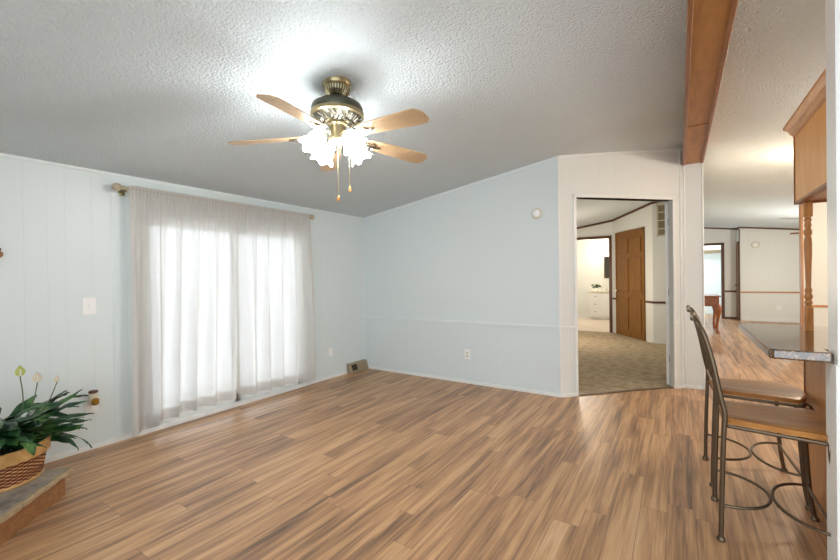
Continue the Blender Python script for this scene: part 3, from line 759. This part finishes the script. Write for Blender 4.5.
# ---------------------------------------------------------------- peninsula
CZ = 1.0
ct = obj('countertop', MB().prism([(.345, 2.425), (.36, 2.41), (.556, 2.41), (.556, 2.508), (1.30, 2.508), (1.30, 3.60), (.385, 3.60), (.345, 3.56)], CZ-.045, CZ), M['granite'], bevel=.008, seg=3)
tag(ct, 'speckled brown granite breakfast bar top on the oak peninsula', 'countertop')
cb = thing('base_cabinet', (.95, 2.96, 0), 'honey oak base cabinet carrying the granite breakfast bar', 'cabinet')
obj('side_panel', MB().box(.646, .664, 2.51, 3.355, 0, CZ-.046), M['oak'], cb)
obj('cabinet_body', MB().box(.664, 1.25, 2.51, 3.352, .0, CZ-.046), M['oak'], cb)
obj('corner_post', MB().box(.642, .668, 3.338, 3.360, 0, CZ-.046), M['beam_trim'], cb)
uc_ = thing('upper_cabinet', (.77, 2.95, 1.78), 'honey oak upper cabinet with crown moulding hanging over the breakfast bar', 'cabinet')
X0, X1_, Y0, Y1 = .606, .94, 2.504, 3.335; ZB0, ZT = 1.775, 2.225
obj('cabinet_box', MB().box(X0+.004, X1_, Y0, Y1-.004, ZB0+.012, ZT), M['oak'], uc_)
obj('side_panel', MB().box(X0, X0+.004, Y0, Y1, ZB0+.01, ZT), M['oak_lit'], uc_)
obj('bottom_trim', MB().box(X0-.004, X0+.03, Y0, Y1+.003, ZB0, ZB0+.014).box(X0-.004, X1_, Y1-.02, Y1+.003, ZB0, ZB0+.014), M['beam_trim'], uc_)
obj('corner_moulding', MB().box(X0-.005, X0+.012, Y1-.008, Y1+.005, ZB0, ZT), M['beam_trim'], uc_)
prf = [(.0, 2.19), (.006, 2.192), (.008, 2.205), (.018, 2.215), (.024, 2.235), (.040, 2.252), (.046, 2.258), (.046, 2.272), (-.02, 2.272), (-.02, 2.19)]
cr = MB(); n_ = len(prf)
ring = lambda y, sgn: None
cv = []
for o, z in prf: cv.append((X0-o, Y0, z))
for o, z in prf: cv.append((X0-o, Y1+o, z))
for o, z in prf: cv.append((X1_, Y1+o, z))
cf = [tuple(range(n_))]+[(r*n_+i, r*n_+(i+1) % n_, (r+1)*n_+(i+1) % n_, (r+1)*n_+i) for r in (0, 1) for i in range(n_)]+[tuple(2*n_+i for i in range(n_-1, -1, -1))]
obj('crown_moulding', cr.add(cv, cf), M['oak_y'], uc_)
# turned post
px, py = .648, 3.262
tp = thing('turned_post', (px, py, CZ), 'turned oak post standing on the granite bar under the upper cabinet', 'post')
hw = .019
obj('lower_block', MB().box(px-hw, px+hw, py-hw, py+hw, CZ, CZ+.145), M['oak'], tp, bevel=.002)
obj('upper_block', MB().box(px-hw, px+hw, py-hw, py+hw, 1.685, 1.774), M['oak'], tp, bevel=.002)
pf_ = [(.019, 1.145), (.016, 1.152), (.016, 1.160), (.021, 1.168), (.021, 1.176), (.016, 1.184), (.016, 1.190), (.022, 1.200), (.023, 1.212), (.017, 1.224), (.016, 1.232), (.020, 1.240), (.019, 1.25),
       (.014, 1.262), (.0148, 1.30), (.017, 1.38), (.0205, 1.47), (.0215, 1.53), (.018, 1.56), (.0155, 1.572), (.021, 1.582), (.023, 1.595), (.021, 1.606), (.016, 1.614), (.016, 1.622), (.019, 1.630), (.019, 1.640), (.016, 1.648), (.016, 1.656), (.020, 1.664), (.020, 1.672), (.014, 1.678), (.017, 1.685)]
obj('spindle', MB().lathe((px, py, 0), [(r*.88, h) for r, h in pf_], 24), M['oak'], tp, smooth=True)

# ---------------------------------------------------------------- bar stools (built at the nearer place, then copied)
SC = Vector((.40, 2.70, 0))
st = thing('bar_stool', SC, 'brown metal bar stool with oak seat, the nearer of two at the granite bar', 'bar stool', 'bar stools at the breakfast bar')
def P3(x, y, z): return (x, SC.y+y, z)
# seat: rounded-front plank, slightly dished
def seat_mesh():
    nx, ny = 22, 14; x0, x1 = .185, .628; T_ = .032; vt = []; vb = []
    for i in range(nx+1):
        t = i/nx; x = x0+(x1-x0)*t
        hw_ = .172+.058*t
        if t > .86: hw_ -= .10*((t-.86)/.14)**2
        if t < .06: hw_ -= .02*((.06-t)/.06)**2
        for j in range(ny+1):
            s_ = -1+2*j/ny
            dish = -.007*(1-s_*s_)*math.sin(PI*t)
            ed = -.006*(abs(s_)**10)
            vt.append(P3(x+(.012*(1-s_*s_) if t > .9 else 0), hw_*s_, .620+dish+ed)); vb.append(P3(x, hw_*.985*s_, .620-T_))
    mb = MB(); W_ = ny+1; n_ = len(vt); fs = []
    for i in range(nx):
        for j in range(ny):
            a = i*W_+j; fs.append((a, a+W_, a+W_+1, a+1)); fs.append((n_+a, n_+a+1, n_+a+W_+1, n_+a+W_))
    for j in range(ny):
        fs.append((j, j+1, n_+j+1, n_+j)); a = nx*W_+j; fs.append((a+1, a, n_+a, n_+a+1))
    for i in range(nx):
        a = i*W_; fs.append((a+W_, a, n_+a, n_+a+W_)); a = i*W_+ny; fs.append((a, a+W_, n_+a+W_, n_+a))
    return mb.add(vt+vb, fs)
obj('seat', seat_mesh(), M['seat'], st, smooth=True)
fr = MB(); zf = .576
fr.tube([P3(.19, -.172, zf), P3(.59, -.222, zf), P3(.615, -.16, zf), P3(.62, 0, zf), P3(.615, .16, zf), P3(.59, .222, zf), P3(.19, .172, zf)], .0095, 8, close=True)
fr.tube([P3(.178, -.212, zf), P3(.20, -.165, zf)], .008, 8).tube([P3(.178, .212, zf), P3(.20, .165, zf)], .008, 8)
obj('seat_frame', fr, M['iron'], st, smooth=True)
for s_ in (-1, 1):
    y = .213*s_
    lg = obj('leg', MB().tube(smooth_curve([P3(.165, y, .012), P3(.172, y, .30), P3(.181, y, .56), P3(.184, y, .62)], 4), .0115, 12), M['iron'], st, smooth=True)
    obj('foot_cap', MB().lathe(P3(.165, y, 0), [(.013, 0), (.019, .004), (.019, .016), (.013, .024)], 16), M['iron'], lg, smooth=True)
    yf = .256*s_; yt = .232*s_
    lg = obj('leg', MB().tube(smooth_curve([P3(.605, yf, .012), P3(.586, yf*.99, .14), P3(.572, yf*.97, .36), P3(.562, yt, .52), P3(.560, yt, .585)], 5), .0115, 12), M['iron'], st, smooth=True)
    obj('foot_cap', MB().lathe(P3(.605, yf, 0), [(.013, 0), (.019, .004), (.019, .016), (.013, .024)], 16), M['iron'], lg, smooth=True)
    # scroll above the front leg
    yy = yt+.012*s_
    obj('scroll', MB().tube(smooth_curve([P3(.562, yy, .46), P3(.556, yy+.006*s_, .54), P3(.566, yy+.012*s_, .590), P3(.590, yy+.012*s_, .602), P3(.612, yy+.008*s_, .590), P3(.626, yy, .565)], 5)
        , .007, 8).tube(smooth_curve([P3(.560, yy+.004*s_, .56), P3(.568, yy+.006*s_, .535), P3(.592, yy+.006*s_, .520), P3(.62, yy+.006*s_, .514)], 4), .007, 8), M['iron'], st, smooth=True)
    obj('back_post', MB().tube(smooth_curve([P3(.184, y, .60), P3(.184, y, .655), P3(.167, y*1.0, .739), P3(.136, y*.98, .913), P3(.104, y*.93, 1.038), P3(.078, y*.80, 1.098), P3(.066, y*.55, 1.118), P3(.060, y*.25, 1.108), P3(.060, 0, 1.10)], 5), .0125, 12), M['iron'], st, smooth=True)
# back scroll work
sw = MB()
bx = lambda z: .186-.00*z if z < .655 else .184-(z-.655)*.15-(z-.655)**2*.16
def Q(y, z): return P3(bx(z), y, z)
for s_ in (-1, 1):
    sw.tube(smooth_curve([Q(.02*s_, .66), Q(.055*s_, .74), Q(.035*s_, .84), Q(.012*s_, .92), Q(.04*s_, 1.0), Q(.085*s_, 1.03), Q(.10*s_, .985), Q(.07*s_, .965)], 5), .0068, 8)
    sw.tube(smooth_curve([Q(.20*s_, .70), Q(.15*s_, .76), Q(.12*s_, .84), Q(.14*s_, .92), Q(.175*s_, .95), Q(.165*s_, .90), Q(.145*s_, .885)], 5), .0065, 8)
    sw.tube(smooth_curve([Q(.012*s_, .92), Q(.05*s_, .96), Q(.12*s_, 1.06), Q(.15*s_, 1.09)], 4), .006, 8)
sw.tube([Q(0, .68), Q(0, .76), Q(0, .84)], [.006, .014, .006], 8)
obj('back_scrollwork', sw, M['iron'], st, smooth=True)
obj('back_rail', MB().tube(smooth_curve([Q(-.212, .655), Q(-.1, .645), Q(0, .64), Q(.1, .645), Q(.212, .655)], 4), .010, 10), M['iron'], st, smooth=True)
# foot rests: two U-shaped rods meeting in the middle, and a straight front bar
zr = .185
rear = [P3(.176, -.213, zr)]+[P3(.176+  .208*math.sin(a), -.213*math.cos(a), zr) for a in [PI*k/20 for k in range(1, 20)]]+[P3(.176, .213, zr)]
fro = [P3(.575, -.252, zr)]+[P3(.575-.178*math.sin(a), -.252*math.cos(a), zr) for a in [PI*k/20 for k in range(1, 20)]]+[P3(.575, .252, zr)]
obj('foot_ring', MB().tube(rear, .0075, 8), M['iron'], st, smooth=True)
obj('foot_ring', MB().tube(fro, .0075, 8), M['iron'], st, smooth=True)
obj('foot_bar', MB().tube([P3(.575, -.252, zr), P3(.575, .252, zr)], .0075, 8), M['iron'], st, smooth=True)
s2 = copy_tree(st); s2.location = (.392, 3.325, 0); s2.rotation_euler = (0, 0, math.radians(2.5))
s2['label'] = 'brown metal bar stool with oak seat, the farther of two at the granite bar'

# ---------------------------------------------------------------- hall and bathroom contents
hd = thing('door_2', (B(.66)[0], B(.66)[1], 0), 'brown six-panel wooden door in the hall wall', 'door'); hd['kind'] = 'structure'
e0, e1, zt = .20, 1.235, 2.29
obj('door_leaf', MB().slab(B(e0), B(e1), -.022, .012, zt), M['door_wood'], hd)
pn = MB()
for a, b in ((.10, .47), (.565, .935)):
    sa_, sb_ = e0+(e1-e0)*a, e0+(e1-e0)*b
    for z0_, z1_ in ((.16, .85), (1.0, 1.72), (1.84, 2.16)):
        pn.slab(B(sa_), B(sb_), -.016, z0_, z1_, off=-.022)
obj('raised_panel', pn, M['door_wood'], hd, bevel=.006)
obj('casing', MB().slab(B(e0-.035), B(e0), -.03, 0, zt+.035).slab(B(e1), B(e1+.035), -.03, 0, zt+.035).slab(B(e0-.035), B(e1+.035), -.03, zt, zt+.035), M['door_wood'], hd)
k_ = B(e0+.07, -.05); obj('door_knob', MB().lathe((B(e0+.07, -.022)[0], B(e0+.07, -.022)[1], 1.0), [(.03, 0), (.028, .008), (.012, .014), (.012, .035), (.030, .048), (.032, .06), (.02, .072)], 20, axis=(-bn.x, -bn.y, 0)), M['chrome'], hd, smooth=True)
# open white door leaf of the diagonal doorway
hg = Vector((-.106, 5.625)); hd3 = thing('door_3', (hg.x, hg.y, 0), 'white door standing open inside the diagonal doorway', 'door'); hd3['kind'] = 'structure'
e_ = hg+Vector((-.020, .80)); obj('door_leaf', MB().slab(tuple(hg), tuple(e_), .034, .02, 2.21), M['white'], hd3, bevel=.002)
hn = MB()
for z in (.3, 1.1, 1.95): hn.tube([(hg.x+.004, hg.y-.006, z), (hg.x+.004, hg.y-.006, z+.08)], .007, 8)
obj('hinge', hn, M['darkbrass'], hd3)
# return air grille
vg = thing('return_air_grille', (-.28, 9.0, 2.10), 'tall tan return air grille high on the hall wall', 'vent grille')
obj('frame', MB().box(-.36, -.335, 8.985, 9.0, 2.10, 2.72).box(-.215, -.19, 8.985, 9.0, 2.10, 2.72).box(-.36, -.19, 8.985, 9.0, 2.695, 2.72).box(-.36, -.19, 8.985, 9.0, 2.10, 2.125)
    .box(-.36, -.19, 8.982, 9.0, 2.24, 2.26).box(-.36, -.19, 8.982, 9.0, 2.40, 2.42).box(-.36, -.19, 8.982, 9.0, 2.56, 2.58), M['beige_plastic'], vg)
lv = MB()
for k in range(28): lv.box(-.335, -.215, 8.988, 8.996, 2.13+k*.02, 2.139+k*.02)
obj('louvres', lv, M['metal_beige'], vg); obj('shade_backing', MB().box(-.335, -.215, 8.997, 8.999, 2.125, 2.695), M['dark'], vg)  # dark sheet paints the shade behind the louvres
# vanity
vn = thing('vanity_cabinet', (-1.8, 13.3, 0), 'white bathroom vanity cabinet with drawers seen through the hall', 'vanity')
obj('cabinet_body', MB().box(-2.33, -1.25, 13.10, 13.595, .08, .84).box(-2.30, -1.28, 13.15, 13.59, 0.004, .08), M['white'], vn)
obj('vanity_top', MB().box(-2.35, -1.23, 13.07, 13.597, .84, .87), M['beige_plastic'], vn, bevel=.005)
for k in range(3): 
    d_ = obj('drawer', MB().box(-2.29, -2.03, 13.085, 13.10, .14+k*.235, .34+k*.235), M['white'], vn, bevel=.004)
    obj('drawer_pull', MB().box(-2.20, -2.12, 13.070, 13.085, .235+k*.235, .247+k*.235), M['brass'], d_)
for xx in (-1.98, -1.67): 
    d_ = obj('cabinet_door', MB().box(xx, xx+.27, 13.085, 13.10, .14, .80), M['white'], vn, bevel=.004)
    obj('door_knob', MB().sphere((xx+.23, 13.075, .6), .012, 10), M['brass'], d_)
obj('faucet', MB().tube(smooth_curve([(-1.90, 13.50, .87), (-1.90, 13.50, .99), (-1.90, 13.42, 1.01), (-1.90, 13.36, .96)], 4), .012, 8), M['chrome'], vn, smooth=True)
mr = thing('wall_mirror', (-1.7, 13.6, 1.28), 'framed bathroom mirror above the vanity', 'mirror')
obj('frame', MB().box(-1.98, -1.15, 13.57, 13.60, 1.27, 1.95), M['dark_trim'], mr, bevel=.004)
obj('glass', MB().box(-1.955, -1.175, 13.565, 13.57, 1.295, 1.925), M['mirror'], mr)
vl = thing('vanity_light', (-1.8, 13.6, 2.1), 'glowing vanity wall light above the bathroom mirror', 'wall light')
obj('bar', MB().box(-2.0, -1.3, 13.57, 13.60, 2.12, 2.22), M['brass'], vl, bevel=.005)
for k in range(3): obj('globe', MB().sphere((-1.92+k*.24, 13.50, 2.17), .065, 16), M['vanity_lamp'], vl, smooth=True)
fl = thing('flower_vase', (-2.17, 13.3, .87), 'small vase of flowers with green leaves on the vanity', 'vase')
obj('vase', MB().lathe((-2.17, 13.3, .87), [(.03, 0), (.045, .03), (.03, .08), (.022, .10)], 18), M['plastic'], fl, smooth=True)
fo = MB(); rnd = random.Random(3)
for k in range(14):
    a = rnd.uniform(0, 6.28); r = rnd.uniform(.03, .13); b = Vector((-2.17+r*math.cos(a), 13.3+r*math.sin(a)*.6, 1.02+rnd.uniform(-.04, .05)))
    fo.tube([(-2.17, 13.3, .96), b], .004, 5); fo.sphere(b, .03, 8, (1.4, .6, .6))
obj('leaves', fo, M['leaf'], fl)
bs = MB()
for k in range(5): bs.sphere((-2.20+k*.022, 13.28, 1.07+.02*(k % 2)), .022, 8)
obj('blossoms', bs, M['spathe_w'], fl, smooth=True)

# ---------------------------------------------------------------- far kitchen contents
fd = thing('door_4', (1.44, 14.85, 0), 'narrow brown wooden door at the jog of the distant wall', 'door'); fd['kind'] = 'structure'
obj('door_leaf', MB().box(1.432, 1.450, 14.62, 14.98, .01, 2.24), M['door_wood'], fd)
obj('casing', MB().box(1.425, 1.450, 14.57, 14.62, 0, 2.29).box(1.425, 1.450, 14.98, 15.03, 0, 2.29).box(1.425, 1.450, 14.57, 15.03, 2.24, 2.29), M['dark_trim'], fd)
obj('door_lever', MB().tube([(1.432, 14.70, 1.02), (1.37, 14.70, 1.02), (1.36, 14.78, 1.02)], .012, 8), M['darkbrass'], fd)
sh = obj('closet_shelf', MB().box(XR1+.01, 1.9, 16.15, 16.598, 2.15, 2.18).box(XR1+.01, 1.9, 16.56, 16.598, 2.05, 2.15), M['metal_beige'])
tag(sh, 'shelf high on the wall of the room behind the distant doorway', 'shelf')
dk = thing('writing_desk', (.5, 11.6, 0), 'cherry wood desk with cabriole legs beside the distant doorway', 'desk')
obj('desk_top', MB().box(.26, .775, 11.02, 12.1, .835, .865), M['cherry'], dk, bevel=.006)
ap = obj('apron', MB().box(.285, .745, 11.06, 12.06, .62, .835), M['cherry'], dk, bevel=.003)
for x0_, x1__ in ((.31, .72),): 
    dw = obj('drawer', MB().box(x0_, x1__, 11.045, 11.06, .66, .81), M['cherry'], dk, bevel=.004)
    obj('drawer_pull', MB().sphere(((x0_+x1__)/2, 11.035, .735), .014, 10), M['brass'], dw)
for lx, ly, sx_, sy_ in ((.715, 11.10, 1, -1), (.315, 11.10, -1, -1), (.715, 12.02, 1, 1), (.315, 12.02, -1, 1)):
    k = .7 if sx_ > 0 else 0
    pts = [(lx, ly, .66), (lx+.022*k*sx_, ly+.018*sy_, .52), (lx+.018*k*sx_, ly+.012*sy_, .42), (lx-.015*k, ly-.008*sy_, .24), (lx-.018*k, ly-.012*sy_, .12), (lx+.012*k*sx_, ly+.012*sy_, .035), (lx+.015*k, ly+.014*sy_, .012)]
    sm = smooth_curve(pts, 4); rr = [.046, .05, .052, .050, .047, .043, .038, .034, .030, .027, .025, .023, .022, .021, .021, .021, .021, .022, .024, .028, .032, .036, .036, .034, .030][:len(sm)]
    obj('leg', MB().tube(sm, [q*1.25 for q in rr], 10), M['cherry'], dk, smooth=True)
# distant ceiling fan, mostly hidden by the wall corner
ff = thing('ceiling_fan', (2.62, 12.0, 2.2), 'distant white ceiling fan mostly hidden behind the turned post', 'ceiling fan')
obj('motor_housing', MB().lathe((2.62, 12.0, 0), [(.03, 2.32), (.12, 2.29), (.13, 2.24), (.08, 2.19), (.03, 2.17)], 24), M['white'], ff, smooth=True)
obj('downrod', MB().tube([(2.62, 12.0, 2.31), (2.62, 12.0, 2.562)], .015, 10), M['white'], ff)
for k in range(5):
    a = math.radians(176+72*k); ca, sa = math.cos(a), math.sin(a)
    o_ = [(.10, -.03), (.2, -.06), (.52, -.07), (.52, .07), (.2, .06), (.10, .03)]
    vs = [(2.62+ca*r-sa*s_, 12+sa*r+ca*s_, 2.235+s_*.15+d_) for d_ in (0, .01) for r, s_ in o_]
    obj('blade', MB().add(vs, [tuple(range(5, -1, -1)), tuple(range(6, 12))]+[(i, (i+1) % 6, (i+1) % 6+6, i+6) for i in range(6)]), M['dark_trim'], ff)
